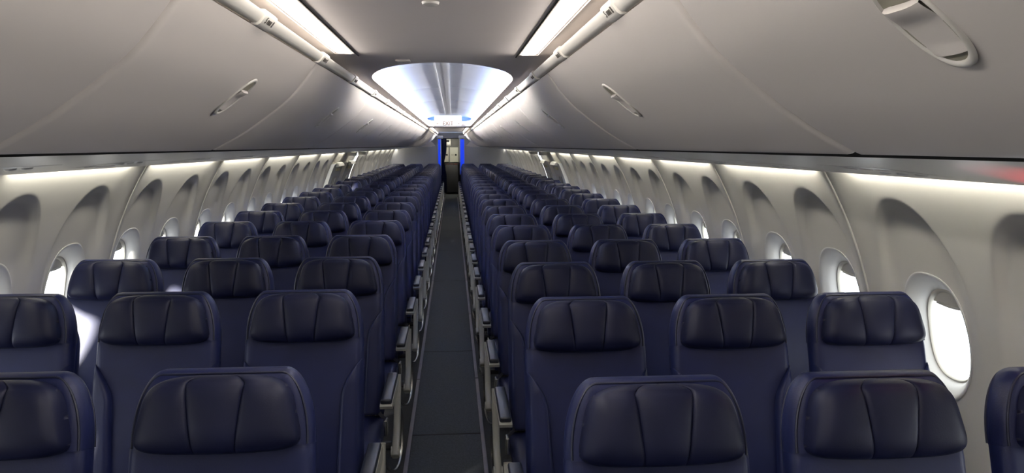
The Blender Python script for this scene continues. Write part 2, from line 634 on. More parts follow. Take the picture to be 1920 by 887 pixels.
def make_bin(s, y0, y1, yh, label, last=False):
    yc = (y0 + y1) / 2
    root = empty('overhead_bin', (s * 0.8, yc, 1.70))
    ox, oz = s * 0.8, 1.70
    n = len(BINP) - 1
    R_ = 0.022
    gap = 0.0035
    ys = []
    for k_ in range(7):
        a = PI / 2 * k_ / 6
        ys.append((y0 + gap + R_ * (1 - math.sin(a)), R_ * (1 - math.cos(a)) * -1))
    ys.reverse()
    left = [(y0 + gap + R_ * (1 - math.cos(PI / 2 * k_ / 6)), -R_ * (1 - math.sin(PI / 2 * k_ / 6))) for k_ in range(7)]
    right = [(y1 + y0 - a, d) for a, d in reversed(left)]
    row = left + [(y0 + (y1 - y0) * q, 0.0) for q in (0.25, 0.5, 0.75)] + right
    m = len(row) - 1

    def pt(u, v):
        k_ = round(u * n)
        yy, d = row[round(v * m)]
        x, z = BINP[k_]
        nn = bin_normal(k_)
        return (s * (x + nn.x * d) - ox, yy - yc, z + nn.y * d - oz)
    g = G().grid(pt, n, m)
    # rolled lower lip
    def lip(u, v):
        yy, d = row[round(v * m)]
        x, z = BINP[-1]
        a = PI * u
        return (s * (x + d * 0.3 + 0.012 * math.sin(a) * 0.9 + 0.004 * u) - ox, yy - yc, z + 0.006 * (1 - math.cos(a)) - d * 0.8 - oz)
    g.grid(lip, 6, m)
    g.build('door', M['bin'], root, sharp=60)
    # carcass behind the door
    prof = [(p[0] - bin_normal(k_).x * 0.024, p[1] - bin_normal(k_).y * 0.024) for k_, p in enumerate(BINP)][::4]
    prof += [(0.83, 1.705), (1.50, 1.70), (1.66, 1.70), (1.45, 2.06), (1.0, 2.3), (0.56, 2.3), (0.56, 2.04), (0.45, 2.035)]
    G().prism([(s * x - ox, z - oz) for x, z in prof], 'y', y0 - yc + 0.001, y1 - yc - 0.001).build('carcass', M['bin'], root, sharp=30)
    # latch: an oblong cup across the door with a paddle
    c, d, nn = on_bin(0.556)
    D = Vector((s * d.x, 0, d.y))
    N_ = Vector((s * nn.x, 0, nn.y))
    O_ = Vector((s * c.x - ox, yh - yc, c.y - oz))
    YY = Vector((0, 1, 0))
    A, B = 0.074, 0.040

    def el(k_, f, h, n_=40):
        a = 2 * PI * k_ / n_
        ca, sa = math.cos(a), math.sin(a)
        e = 2.3
        return O_ + D * (A * f * math.copysign(abs(ca) ** (2 / e), ca)) + YY * (B * f * math.copysign(abs(sa) ** (2 / e), sa)) + N_ * h
    g = G()
    rings = [(1.04, -0.001), (1.02, 0.0025), (0.95, 0.004), (0.90, 0.0022), (0.88, 0.001)]
    g.grid(lambda u, v: tuple(el(round(u * 40), *rings[round(v * 4)])), 40, 4, closed_u=True)
    lt = g.build('latch', M['binlatch'], root, sharp=60)
    # the cup floor dips towards the upper end
    g = G()
    rr = [(0.9, 0.0012), (0.6, 0.0012), (0.3, 0.0012), (0.02, 0.0012)]
    g.grid(lambda u, v: tuple(el(round(u * 40), *rr[round(v * 3)])), 40, 3, closed_u=True)
    g.build('cup', M['latchcup'], lt)
    # paddle covers the lower three fifths, lifting at its upper edge
    g = G()

    def pad(u, v):
        q = -0.40 + 1.14 * v          # along D, -1 upper end .. +1 lower end
        wv = 0.86 * B * (max(0.0, 1 - abs(q) ** 2.6)) ** 0.5
        if q < -0.25:
            wv *= 1
        lift = 0.002 + 0.009 * (1 - smoothstep(-0.4, 0.1, q)) + 0.003 * smoothstep(0.5, 0.75, q)
        a = -1 + 2 * u
        return tuple(O_ + D * (A * 0.95 * q) + YY * (wv * a) + N_ * (lift * (1 - 0.5 * a ** 4)))
    g.grid(pad, 8, 16)
    g.grid(lambda u, v: tuple(Vector(pad(u, 0)) - N_ * (0.009 * v) - D * 0.002 * v), 8, 1)
    g.build('paddle', M['bin'], lt)
    return tag(root, label, 'overhead bin', 'overhead bins along both sides')


SEAM = {-1: [-0.15, 1.42, 2.72, 4.49, 6.05, 7.65, 9.24], 1: [-0.20, 1.35, 3.01, 4.70, 6.29, 7.88, 9.47]}
LATCH = {-1: [0.65, 2.17, 3.70, 5.27, 6.86, 8.46], 1: [0.80, 2.255, 3.81, 5.45, 7.10, 8.68]}
for s in (-1, 1):
    se = list(SEAM[s])
    nb = 8
    stp = (22.0 - se[-1]) / nb
    se += [se[-1] + stp * (k_ + 1) for k_ in range(nb)]
    for k_, (a, b) in enumerate(zip(se, se[1:])):
        yh = LATCH[s][k_] if k_ < len(LATCH[s]) else (a + b) / 2
        make_bin(s, a, b, yh, 'closed white curved %s overhead bin with oblong latch, %s from the camera' % (SIDE[s], ORD[k_]))

# ------------------------------------------------------------------ service panels under the bins, dark gap, cove lamps
PSU = catmull([(0.862, 1.6765), (1.10, 1.652), (1.35, 1.624), (1.52, 1.601), (1.59, 1.5925), (1.607, 1.596), (1.612, 1.612)], 4)
for s, nm in ((-1, 'left'), (1, 'right')):
    n = len(PSU) - 1
    g = G()
    poly = [(s * x, z) for x, z in PSU] + [(s * 1.60, 1.655), (s * 0.862, 1.69)]
    g.prism(poly, 'y', Y0, 22.6)
    tag(g.build('trim_service_%s' % nm, M['psu'], sharp=40), kind='structure')
    g = G().box(min(s * 0.840, s * 0.866), max(s * 0.840, s * 0.866), Y0, 22.2, 1.6775, 1.704)  # black strip set in the gap under the doors, standing in for its shade
    tag(g.build('trim_gap_shade_%s' % nm, M['black'], smooth=False), kind='structure')


def service_unit(s, y, i):
    x, z = 1.36, 1.6225
    root = empty('service_unit', (s * x, y, z))
    tilt = math.atan2(1.652 - 1.601, 1.52 - 1.10)
    rot = Matrix.Rotation(s * tilt, 4, 'Y')
    root.matrix_world = Matrix.Translation((s * x, y, z)) @ rot
    G().box(-0.13, 0.13, -0.17, 0.17, -0.0012, 0.004, bev=0.0005).build('plate', M['psu'], root)
    for q in (-0.09, 0.0, 0.09):
        G().tube([(-0.06, q, 0.002), (-0.06, q, -0.003), (-0.06, q, -0.005)], [0.022, 0.02, 0.012], 14).build('reading_lamp', M['bin'], root, sharp=50)
        G().tube([(0.06, q, 0.002), (0.06, q, -0.004), (0.06, q, -0.007)], [0.02, 0.017, 0.010], 14).build('air_nozzle', M['reveal'], root, sharp=50)
    return tag(root, 'grey service unit under the %s bins, %s' % (SIDE[s], where_row(s, i).replace(' counting back', '')), 'service panel', 'service units above the seats')


for s in (-1, 1):
    for i, y in enumerate(ROWS[s][:10]):
        service_unit(s, y - 0.45, i)

# ------------------------------------------------------------------ sidewall panels with window recesses
PW = {-1: 1.385, 1: 1.40}
PSTART = {-1: 4.30, 1: 3.12}
DOORY = (11.75, 14.0)
WIN_DY, WIN_Z = 0.335, 0.955


def bay_depth(z):
    return (0.023 + 0.012 * smoothstep(1.02, 1.22, z)) * smoothstep(0.50, 1.0, z)


def recess(y, z):
    """depth of the sculpted bay round a window (y measured from the window's centre)"""
    zz = (z - 1.05) / 0.435
    hw = 0.262 if z > 1.05 else 0.262 + 0.02 * (1.05 - z)
    if z < 1.05:
        r = abs(y) / hw
    else:
        r = (abs(y / hw) ** 2.2 + abs(zz) ** 2.2) ** (1 / 2.2)
    edge = 1 - smoothstep(0.93, 1.03, r)
    # the bay has crisp upper edges and softens towards the sill
    soft = 1 - smoothstep(0.70, 1.12, r)
    k_ = smoothstep(1.10, 1.36, z)
    e = edge * k_ + soft * (1 - k_)
    return bay_depth(z) * e


def panel_mesh(W):
    me_v, me_f = [], []
    ny, nz = 150, 150
    hw, hh = 0.195, 0.245

    def X(y, z):
        d = min(abs(y - W / 2), abs(y + W / 2))
        ridge = 0.030 * math.exp(-(d / 0.085) ** 2) * smoothstep(0.3, 0.8, z)
        return wall_x(z) + recess(abs(y) - WIN_DY, z) - ridge + 0.004
    zs = [0.0 + 1.665 * j / nz for j in range(nz + 1)]
    ys = [-W / 2 + W * i / ny for i in range(ny + 1)]
    for z in zs:
        for y in ys:
            me_v.append((X(y, z), y, z))
    lost = set()
    for j in range(nz):
        for i in range(ny):
            yc, zc = (ys[i] + ys[i + 1]) / 2, (zs[j] + zs[j + 1]) / 2
            q = abs((abs(yc) - WIN_DY) / hw) ** 2.4 + abs((zc - WIN_Z) / hh) ** 2.4
            a = j * (ny + 1) + i
            if q < 1:
                lost.update((a, a + 1, a + ny + 2, a + ny + 1))
                continue
            me_f.append((a, a + 1, a + ny + 2, a + ny + 1))
    kept = set(i for f_ in me_f for i in f_)
    for i in lost & kept:                       # trim the opening to a clean oval
        x, y, z = me_v[i]
        sgn = 1 if y > 0 else -1
        dy, dz = y - sgn * WIN_DY, z - WIN_Z
        q = (abs(dy / hw) ** 2.4 + abs(dz / hh) ** 2.4) ** (-1 / 2.4)
        y, z = sgn * WIN_DY + dy * q, WIN_Z + dz * q
        me_v[i] = (X(y, z), y, z)
    return me_v, me_f


panel_src, window_src, seam_src = {}, {}, {}


def se_pt(k_, n_, a, b, e=2.4):
    t = 2 * PI * k_ / n_
    c, s_ = math.cos(t), math.sin(t)
    return math.copysign(abs(c) ** (2 / e), c) * a, math.copysign(abs(s_) ** (2 / e), s_) * b


def make_window():
    """window at the origin of its centre line, x = 0 is the cabin axis, +x outboard"""
    root = empty('window_1')
    n_ = 56
    rings = [(0.2015, 0.2515, 0.002), (0.2020, 0.2520, -0.0025), (0.199, 0.249, -0.0042), (0.192, 0.242, -0.0025), (0.181, 0.230, 0.008),
             (0.166, 0.213, 0.022), (0.155, 0.198, 0.040), (0.147, 0.188, 0.056), (0.141, 0.181, 0.066)]

    def xw(dz):
        z = WIN_Z + dz
        return wall_x(z) + 0.004 + bay_depth(z)

    def f(u, v):
        a, b, d = rings[round(v * (len(rings) - 1))]
        y, z = se_pt(round(u * n_), n_, a, b)
        return (xw(z) + d, y, WIN_Z + z)
    G().grid(f, n_, len(rings) - 1, closed_u=True).build('window_frame', M['reveal'], root, sharp=70)
    # inner bezel ring
    r2 = [(0.145, 0.186, 0.062), (0.138, 0.178, 0.060), (0.132, 0.171, 0.066), (0.130, 0.169, 0.085)]

    def f2(u, v):
        a, b, d = r2[round(v * 3)]
        y, z = se_pt(round(u * n_), n_, a, b)
        return (xw(z) + d, y, WIN_Z + z)
    G().grid(f2, n_, 3, closed_u=True).build('bezel', M['shade'], root, sharp=50)
    # panes
    g = G()
    g.v += [(xw(se_pt(k_, n_, 1, 0.172)[1]) + 0.082, *(lambda q: (q[0], WIN_Z + q[1]))(se_pt(k_, n_, 0.132, 0.172))) for k_ in range(n_)]
    g.f.append(tuple(range(n_)))
    g.build('pane', M['pane'], root, smooth=False)
    # blind pulled down a little, with its grip
    g = G()

    def sh(u, v):
        z = 0.172 - 0.052 * v
        half = 0.134 * (max(0.0, 1 - abs(z / 0.174) ** 2.4)) ** (1 / 2.4)
        y = -half + 2 * half * u
        return (xw(z) + 0.074, y, WIN_Z + z - 0.012 * v * (1 - (2 * u - 1) ** 2) * 0.3)
    g.grid(sh, 14, 6)
    sb = g.build('window_shade', M['shade'], root)
    g = G().tube([(xw(0.12) + 0.070, -0.075 + 0.15 * q / 10, WIN_Z + 0.119 - 0.004 * math.sin(PI * q / 10)) for q in range(11)], 0.005, 8)
    g.build('grip', M['shade'], sb)
    return root


win_root = make_window()
win_count = 0
first_win = True
pmesh = {}
for s, nm in ((-1, 'left'), (1, 'right')):
    W = PW[s]
    v, f = panel_mesh(W)
    src = None
    k0 = -3 if s > 0 else -4
    ya = PSTART[s] + k0 * W - 0.02
    g = G().grid(lambda u, v: (s * (wall_x(1.665 * v) + 0.004), Y0 + (ya - Y0) * u, 1.665 * v), 4, 30)
    tag(g.build('wall_%s_fore' % nm, M['wall']), kind='structure')
    y = PSTART[s] + k0 * W
    while y < 22.9:
        mid = y + W / 2 - 0.02
        if y + W / 2 > DOORY[0] and y + W / 2 < DOORY[1] + 0.2:
            y += W
            continue
        if src is None:
            src = mesh_obj('wall_%s' % nm, v, f, M['wall'], sharp=60)
            p = src
        else:
            p = src.copy()
            COL.objects.link(p)
        p.location = (0, mid, 0)
        if s < 0:
            p.rotation_euler = (0, 0, PI)
        tag(p, kind='structure')
        # seam strip between panels
        g = G()
        def strip(u, v):
            z = 0.05 + 1.58 * v
            x = wall_x(z) - 0.030 * smoothstep(0.3, 0.8, z)
            a = PI * u
            return (s * (x + 0.006 - 0.008 * math.sin(a)), 0.008 * math.cos(a), z)
        if s not in seam_src:
            seam_src[s] = g.grid(strip, 6, 40).build('trim_seam_%s' % nm, M['wall'])
            q = seam_src[s]
        else:
            q = seam_src[s].copy()
            COL.objects.link(q)
        q.location = (0, mid - W / 2, 0)
        tag(q, kind='structure')
        for dy in (-WIN_DY, WIN_DY):
            yw = mid + dy
            if yw < 0.6:
                # still a window: light comes through it
                pass
            if first_win:
                r = win_root
                first_win = False
            else:
                r = copy_tree(win_root)
            win_count += 1
            r.name = 'window_%d' % win_count
            r.location = (0, yw, 0)
            r.rotation_euler = (0, 0, PI if s < 0 else 0)
            tag(r, kind='structure')
        # cove tube behind the service panel's edge
        area_lamp('wall_cove_lamp', (s * 1.623, mid, 1.614), 0.012, W - 0.28, (s * 1.0, 0, -0.8), WALL_COVE, (1.0, 0.955, 0.83))
        y += W
# closing strip over the wall tops and light-tight outer skin above / below
for s, nm in ((-1, 'left'), (1, 'right')):
    g = G().box(min(s * 1.60, s * 1.75), max(s * 1.60, s * 1.75), Y0, 23.0, 1.658, 1.70)
    tag(g.build('trim_cove_%s' % nm, M['wall'], smooth=False), kind='structure')
    g = G()
    prof = [(s * 1.70, 1.69), (s * 1.74, 1.69), (s * 1.45, 2.45), (s * 1.41, 2.45)]
    g.prism(prof, 'y', Y0, 23.0)
    tag(g.build('wall_upper_%s' % nm, M['wall'], smooth=False), kind='structure')


# ------------------------------------------------------------------ overwing exit hatches (two a side)
def exit_hatch(s, yc, n_):
    root = tag(empty('door_%d' % n_, (0, yc, 0)), kind='structure')
    W = 1.08
    def srf(u, v, off=0.0, hw=W / 2, z0=0.0, z1=1.665):
        z = z0 + (z1 - z0) * v
        return (s * (wall_x(z) + off), -hw + 2 * hw * u, z)
    hw_, hz0, hz1 = 0.14, 0.88, 1.20
    # skin with a window opening: four pieces round it
    g = G()
    for (ya, yb, za, zb) in ((-W / 2, -hw_, 0, 1.665), (hw_, W / 2, 0, 1.665), (-hw_, hw_, 0, hz0), (-hw_, hw_, hz1, 1.665)):
        g.grid(lambda u, v: (s * (wall_x(za + (zb - za) * v) + 0.01), ya + (yb - ya) * u, za + (zb - za) * v), 6, 24)
    g.build('skin', M['wall'], root)
    # moulded hatch, proud of the skin
    g = G()
    for (ya, yb, za, zb) in ((-0.36, -hw_, 0.6, 1.42), (hw_, 0.36, 0.6, 1.42), (-hw_, hw_, 0.6, hz0), (-hw_, hw_, hz1, 1.42)):
        g.grid(lambda u, v: (s * (wall_x(za + (zb - za) * v) - 0.045), ya + (yb - ya) * u, za + (zb - za) * v), 4, 12)
    for (ya, yb) in ((-0.36, -0.36), (0.36, 0.36)):
        g.grid(lambda u, v: (s * (wall_x(0.6 + 0.82 * v) - 0.045 + 0.055 * u), ya, 0.6 + 0.82 * v), 2, 12)
    for zz in (0.6, 1.42):
        g.grid(lambda u, v: (s * (wall_x(zz) - 0.045 + 0.055 * v), -0.36 + 0.72 * u, zz), 4, 2)
    g.build('hatch_panel', M['reveal'], root, sharp=40)
    # handle cover along the top, lit from above
    G().prism([(s * (wall_x(1.42) - 0.085), 1.385), (s * (wall_x(1.42) - 0.03), 1.37), (s * (wall_x(1.42) - 0.03), 1.44), (s * (wall_x(1.42) - 0.065), 1.43)], 'y', -0.22, 0.22).build('handle_cover', M['reveal'], root, smooth=False)
    zz = 1.33
    G().box(-0.012, 0.012, -0.11, 0.11, -0.022, 0.022).build('exit_placard', M['yellow'], root, smooth=False, loc=(s * (wall_x(zz) - 0.05), 0, zz))
    # window surround and dark blind
    g = G()
    for a, b, c, d in ((-0.17, -0.135, 0.85, 1.23), (0.135, 0.17, 0.85, 1.23), (-0.17, 0.17, 0.85, 0.885), (-0.17, 0.17, 1.195, 1.23)):
        g.grid(lambda u, v: (s * (wall_x(c + (d - c) * v) - 0.062), a + (b - a) * u, c + (d - c) * v), 3, 6)
    g.build('window_surround', M['bin'], root)
    g = G().grid(lambda u, v: (s * (wall_x(0.9 + 0.3 * v) - 0.005), -0.14 + 0.28 * u, 0.88 + 0.32 * v), 3, 6)
    g.build('window_blind', M['galleygrey'], root)
    # header box between wall and service panel
    G().box(-0.07, 0.07, -0.05, 0.05, 1.535, 1.59, bev=0.006).build('header_box', M['psu'], root, loc=(s * 1.595, 0.48, 0))
    area_lamp('wall_cove_lamp', (s * 1.623, yc, 1.614), 0.012, 0.6, (s * 1.0, 0, -0.8), WALL_COVE * 0.45, (1.0, 0.93, 0.78))
    return root


dn = 1
for s in (-1, 1):
    spans = []
    W = PW[s]
    y = PSTART[s] - 3 * W
    gone = []
    while y < 22.9:
        if y + W / 2 > DOORY[0] and y + W / 2 < DOORY[1] + 0.2:
            gone.append((y, y + W))
        y += W
    a, b = gone[0][0] - 0.02, gone[-1][1] - 0.02
    n_h = 2
    for q in range(n_h):
        yc = a + (b - a) * (q + 0.5) / n_h
        o = exit_hatch(s, yc, dn)
        o.scale = (1, (b - a) / n_h / 1.08, 1)
        dn += 1

# ------------------------------------------------------------------ seats
REC = math.radians(16)
CA, SA = math.cos(REC), math.sin(REC)
HZ = 0.45
LB = 0.735


def bk(x, t, n):
    """back-rest frame: x across, t up the back, n out of the cushion towards the sitter (-y)"""
    return (x, t * SA - n * CA, HZ + t * CA + n * SA)


def sup(q, e):
    return max(0.0, 1 - abs(q) ** e) ** (1 / e)


def csin(u):
    """0..1 -> -1..1 clustered at both ends"""
    return -math.cos(PI * u)


HWID = 0.218


def headrest_w(t):
    t0 = 0.560
    if t <= t0:
        return HWID
    return HWID * (0.64 + 0.36 * sup((t - t0) / (LB - t0), 2.0)) if t < LB else HWID * 0.64


def slab(t0, t1, wfun, nf, nb, nu=28, nv=26, edge=0.030, top_round=True):
    """soft-edged upholstered slab: front and back sheets meeting at the rim"""
    g = G()
    for side, n0 in ((1, nf), (-1, nb)):
        def f(u, v):
            a = csin(u)
            q = csin(v)
            t = (t0 + t1) / 2 + q * (t1 - t0) / 2
            wv = wfun(t)
            x = a * wv
            du = (1 - abs(a)) * wv
            dv = min(t1 - t, 1.0) if top_round else 1.0
            dd = min(du, dv if top_round else du)
            e = min(1.0, max(0.0, dd) / edge)
            h = math.sqrt(max(0.0, 1 - (1 - e) ** 2))
            mid = (nf + nb) / 2
            return bk(x, t, mid + (n0 - mid) * h)
        g.grid(f, nu, nv)
    return g


def pad_w(q):
    base = 0.198 - 0.038 * (q + 1) / 2
    return base * (sup(q, 4.0) if q > 0 else sup(q, 6.5))


def make_pad(parent):
    g = G()
    t0, t1 = 0.540, 0.718
    T = 0.072
    nv = 40
    NS, NC = 22, 22

    def f(u, v):
        q = csin(v)
        wv = max(pad_w(q), 1e-5)
        k_ = round(u * (2 * NS + NC))
        xs = min(0.058 + 0.011 * q, wv * 0.45)               # two seams that draw together towards the bottom
        if k_ <= NS:
            x = -wv + (wv - xs) * (1 + csin(k_ / NS)) / 2
        elif k_ <= NS + NC:
            x = xs * csin((k_ - NS) / NC)
        else:
            x = xs + (wv - xs) * (1 + csin((k_ - NS - NC) / NS)) / 2
        a = x / wv
        tt = (t0 + t1) / 2 + q * (t1 - t0) / 2
        if q < 0:
            tt -= 0.006 * (1 - (x / 0.2) ** 2) * (-q)       # bottom edge bellies down in the middle
        h = sup(a, 3.6) * sup(q, 3.4)
        d = abs(x) - xs
        groove = math.exp(-abs(d) / 0.004) * 0.007 * min(1, h * 1.4) + math.exp(-(d / 0.02) ** 2) * 0.003 * h
        lean = 0.012 * (abs(x) / 0.19) ** 2                  # wings come forward
        puff = 0.005 * (1 - min(1.0, abs(x) / xs) ** 2) * h
        rim = min(wv - abs(x), t1 - tt)
        stitch = 0.0020 * math.exp(-((rim - 0.018) / 0.0035) ** 2)
        return bk(x, tt, 0.034 + (T + lean) * h + puff - groove - stitch)
    g.grid(f, 2 * NS + NC, nv)

    def fb(u, v):
        a, q = csin(u), csin(v)
        tt = (t0 + t1) / 2 + q * (t1 - t0) / 2
        x = a * pad_w(q)
        if q < 0:
            tt -= 0.006 * (1 - (x / 0.2) ** 2) * (-q)
        return bk(x, tt, 0.034)
    g.grid(fb, 24, 12)
    return g.build('headrest_pad', M['leather_dark'], parent, sharp=80)


def bolster_in(t):
    # inner border of the side bolster: leaves the edge high up, sweeps in and runs down
    q = max(0.0, min(1.0, (0.475 - t) / 0.16))
    return 0.222 - 0.082 * math.sin(q * PI / 2) ** 0.8 - 0.012 * max(0, (0.315 - t) / 0.3)


def make_seat(kind, s):
    """kind: aisle / middle / window; s: side of the cabin (+1 right block)"""
    root = empty('cabin_seat')
    # lower back cushion
    wb = lambda t: 0.221 - 0.002 * t
    g = G()
    for side, n0 in ((1, 0.030), (-1, -0.045)):
        def f(u, v):
            a = csin(u)
            t = -0.03 + 0.58 * v
            w_ = wb(t)
            x = a * w_
            du = (1 - abs(a)) * w_
            e = min(1.0, du / 0.028)
            h = math.sqrt(max(0, 1 - (1 - e) ** 2))
            n = -0.0075 + (n0 + 0.0075) * h
            if side > 0:
                n += 0.010 * math.exp(-((t - 0.20) / 0.14) ** 2) * (1 - min(1, abs(x) / 0.2) ** 2)
                n -= 0.006 * math.exp(-((t - 0.545) / 0.006) ** 2) * h
            return bk(x, t, n)
        g.grid(f, 30, 40)
    for v in (0, 1):
        t = -0.03 + 0.58 * v
        g.grid(lambda u, q: bk(csin(u) * wb(t), t, -0.0075 + ((0.030 if q < .5 else -0.045) + 0.0075) * math.sqrt(max(0, 1 - (1 - min(1.0, (1 - abs(csin(u))) * wb(t) / 0.028)) ** 2))), 30, 1)
    back = g.build('backrest', M['leather'], root, sharp=50)
    for sd_ in (-1, 1):
        g = G()
        def f(u, v):
            t = -0.02 + 0.49 * v
            xo = wb(t) + 0.002
            xi = min(bolster_in(t), xo - 0.001)
            x = xi + (xo - xi) * csin(u) * 0.5 + (xo - xi) * 0.5
            wgt = min(1.0, (xo - xi) / 0.06)
            e = min(1.0, max(0.0, (xo - x)) / 0.034)
            base = -0.0075 + 0.0375 * math.sqrt(max(0, 1 - (1 - e) ** 2))
            q = (x - xi) / (xo - xi)
            rise = min(1.0, q / 0.22)
            bul = 0.003 + 0.032 * wgt * math.sqrt(max(0, 1 - (1 - rise) ** 2)) * (1 - 0.35 * q)
            return bk(sd_ * x, t, base + bul * min(1.0, e * 2 + 0.1))
        g.grid(f, 18, 44)
        g.build('side_bolster', M['leather'], root, sharp=50)
    # headrest: shell with piping, pad in front
    hd = slab(0.548, LB, headrest_w, 0.034, -0.052).build('headrest', M['leather'], root, sharp=60)
    make_pad(hd)
    g = G()
    for nn, ins in ((0.028, 0.004), (-0.040, 0.004)):
        pts = []
        for k_ in range(41):
            a = -1 + 2 * k_ / 40
            # walk the outline: left side, over the top, right side
            ang = PI * (1 - k_ / 40)
            pass
        N = 18
        outl = [(-headrest_w(0.55 + (LB - 0.55) * math.sin(q / N * PI / 2)), 0.55 + (LB - 0.55) * math.sin(q / N * PI / 2)) for q in range(N + 1)]
        outl = outl + [(-headrest_w(LB) * (1 - 2 * q / 8), LB) for q in range(1, 8)] + [(-x, t) for x, t in reversed(outl)]
        h = (nn + 0.009) / 0.043
        inset = 0.030 * (1 - math.sqrt(1 - h * h)) * 0.92
        pts = []
        for k_, (x, t) in enumerate(outl):
            p0, p1 = outl[max(0, k_ - 1)], outl[min(len(outl) - 1, k_ + 1)]
            d = Vector((p1[0] - p0[0], p1[1] - p0[1])).normalized()
            nr = Vector((d.y, -d.x))
            pts.append(bk(x + nr.x * inset, t + nr.y * inset, nn))
        g.tube(pts, 0.0032, 6)
    g.build('piping', M['piping'], hd)
    # seat cushion
    g = G()
    def cu(u, v, top):
        a = csin(u)
        q = csin(v)
        x = 0.226 * a
        y = -0.235 + 0.245 * q
        e = sup(a, 5) * sup(q, 6)
        zt = 0.375 + 0.06 * e + 0.012 * math.cos(min(1, abs(q)) * PI / 2) * 0 + 0.02 * (-q) * 0.4
        zb = 0.375 - 0.055 * e ** 0.5
        if top:
            zt -= 0.006 * math.exp(-((abs(x) - 0.15) / 0.006) ** 2) * e
        return (x, y, zt if top else zb)
    g.grid(lambda u, v: cu(u, v, True), 36, 26)
    g.grid(lambda u, v: cu(u, v, False), 24, 16)
    g.build('seat_cushion', M['leather'], root, sharp=70)
    # under-frame
    g = G()
    g.tube([(-0.26, -0.10, 0.30), (0.26, -0.10, 0.30)], 0.022, 10)
    g.tube([(-0.26, -0.36, 0.30), (0.26, -0.36, 0.30)], 0.022, 10)
    g.build('cross_beam', M['darkmetal'], root)
    if True:
        lx = {'aisle': -s * 0.10, 'middle': s * 0.02, 'window': s * 0.06}[kind]
        for y0_, y1_ in ((-0.36, -0.34), (-0.10, 0.02)):
            G().tube([(lx, y0_, 0.30), (lx, (y0_ + y1_) / 2, 0.15), (lx, y1_, 0.0)], [0.018, 0.016, 0.020], 10).build('leg', M['darkmetal'], root)
    if kind == 'aisle':
        ax = -s * 0.268                      # armrest centre line, on the aisle side
        # armrest: grey underside with dark padded cap
        g = G()
        prof = [(-0.40, 0.598), (-0.395, 0.585), (-0.37, 0.578), (-0.20, 0.560), (-0.05, 0.55), (0.01, 0.56), (0.03, 0.585), (0.02, 0.605), (-0.38, 0.607)]
        g.prism(prof, 'x', ax - 0.026, ax + 0.026)
        arm = g.build('armrest', M['frame'], root, sharp=40)
        g = G().box(ax - 0.0245, ax + 0.0245, -0.392, 0.0, 0.602, 0.626, bev=0.009)
        g.build('armrest_cap', M['cap'], arm)
        # S-shaped side frame from the arm's pivot down to the beam
        g = G()
        pts = catmull([(0.045, 0.60), (0.028, 0.54), (-0.005, 0.47), (-0.030, 0.42), (-0.07, 0.36), (-0.15, 0.315), (-0.19, 0.285)], 5)
        half = [0.030, 0.032, 0.030, 0.028, 0.030, 0.032, 0.018]
        for k_ in range(len(pts) - 1):
            pass
        m_ = len(pts)
        def frame(u, v):
            k_ = round(v * (m_ - 1))
            p = Vector(pts[k_])
            d = (Vector(pts[min(k_ + 1, m_ - 1)]) - Vector(pts[max(k_ - 1, 0)])).normalized()
            nrm = Vector((-d.y, d.x))
            hh = half[min(6, int(k_ / 5))] + (half[min(6, int(k_ / 5) + 1)] - half[min(6, int(k_ / 5))]) * (k_ % 5) / 5
            a = 2 * PI * u
            cx_, sx_ = math.cos(a), math.sin(a)
            wx = 0.016 * math.copysign(abs(cx_) ** 0.5, cx_)
            hh *= math.copysign(abs(sx_) ** 0.5, sx_)
            x_off = -s * 0.010 * math.sin(PI * v)
            return (ax - s * 0.018 + x_off * 0 + wx, p.x + nrm.x * hh, p.y + nrm.y * hh)
        g.grid(frame, 16, m_ - 1, closed_u=True)
        fr = g.build('side_frame', M['frame'], root, sharp=50)
        G().tube([(ax - s * 0.018 - 0.02, -0.17, 0.30), (ax - s * 0.018 + 0.02, -0.17, 0.30)], 0.024, 14).build('end_cap', M['frame'], fr, sharp=50)
        # bright bent bar outboard of the frame, down to the floor track
        g = G().tube(catmull([(ax - s * 0.022, 0.08, 0.42), (ax - s * 0.03, 0.10, 0.36), (ax - s * 0.03, 0.09, 0.25), (ax - s * 0.025, 0.04, 0.18), (ax - s * 0.005, -0.06, 0.16), (ax + s * 0.03, -0.10, 0.20), (ax + s * 0.05, -0.10, 0.30)], 4), 0.008, 8)
        g.build('guard_bar', M['chrome'], root)
        # lap belt lying on the cushion edge with its buckle
        g = G().tube(catmull([(-s * 0.20, -0.03, 0.44), (-s * 0.222, -0.10, 0.445), (-s * 0.236, -0.15, 0.455), (-s * 0.240, -0.17, 0.43)], 4), 0.011, 6, flat=0.3)
        bl = g.build('seat_belt', M['belt'], root)
        g = G().box(-0.008, 0.008, -0.026, 0.026, -0.045, 0.03, bev=0.005)
        b_ = g.build('buckle', M['chrome'], bl, loc=(-s * 0.246, -0.18, 0.432))
    return root


SEATX = {'aisle': 0.515, 'middle': 1.045, 'window': 1.570}
# where the leather looks its own way in the photo
for s in (-1, 1):
    for kind in ('aisle', 'middle', 'window'):
        proto = make_seat(kind, s)
        first = True
        for i, y in enumerate(ROWS[s]):
            if s < 0 and kind == 'window' and i == 0:
                continue
            r = proto if first else copy_tree(proto)
            first = False
            r.location = (s * SEATX[kind], y - LB * SA, 0)
            tag(r, 'navy leather %s %s seat, %s' % (SIDE[s], kind, where_row(s, i)), 'seat', 'navy seats in rows of three on each side')

# ------------------------------------------------------------------ rear of the cabin: dividers, blue-lit panels, curtain, galley
YD = 22.98
for s, nm, xi in ((-1, 'left', -0.385), (1, 'right', 0.43)):
    g = G().box(min(xi, s * 2.0), max(xi, s * 2.0), YD, YD + 0.04, 0, 2.4)
    tag(g.build('wall_rear_%s' % nm, M['divider'], smooth=False), kind='structure')
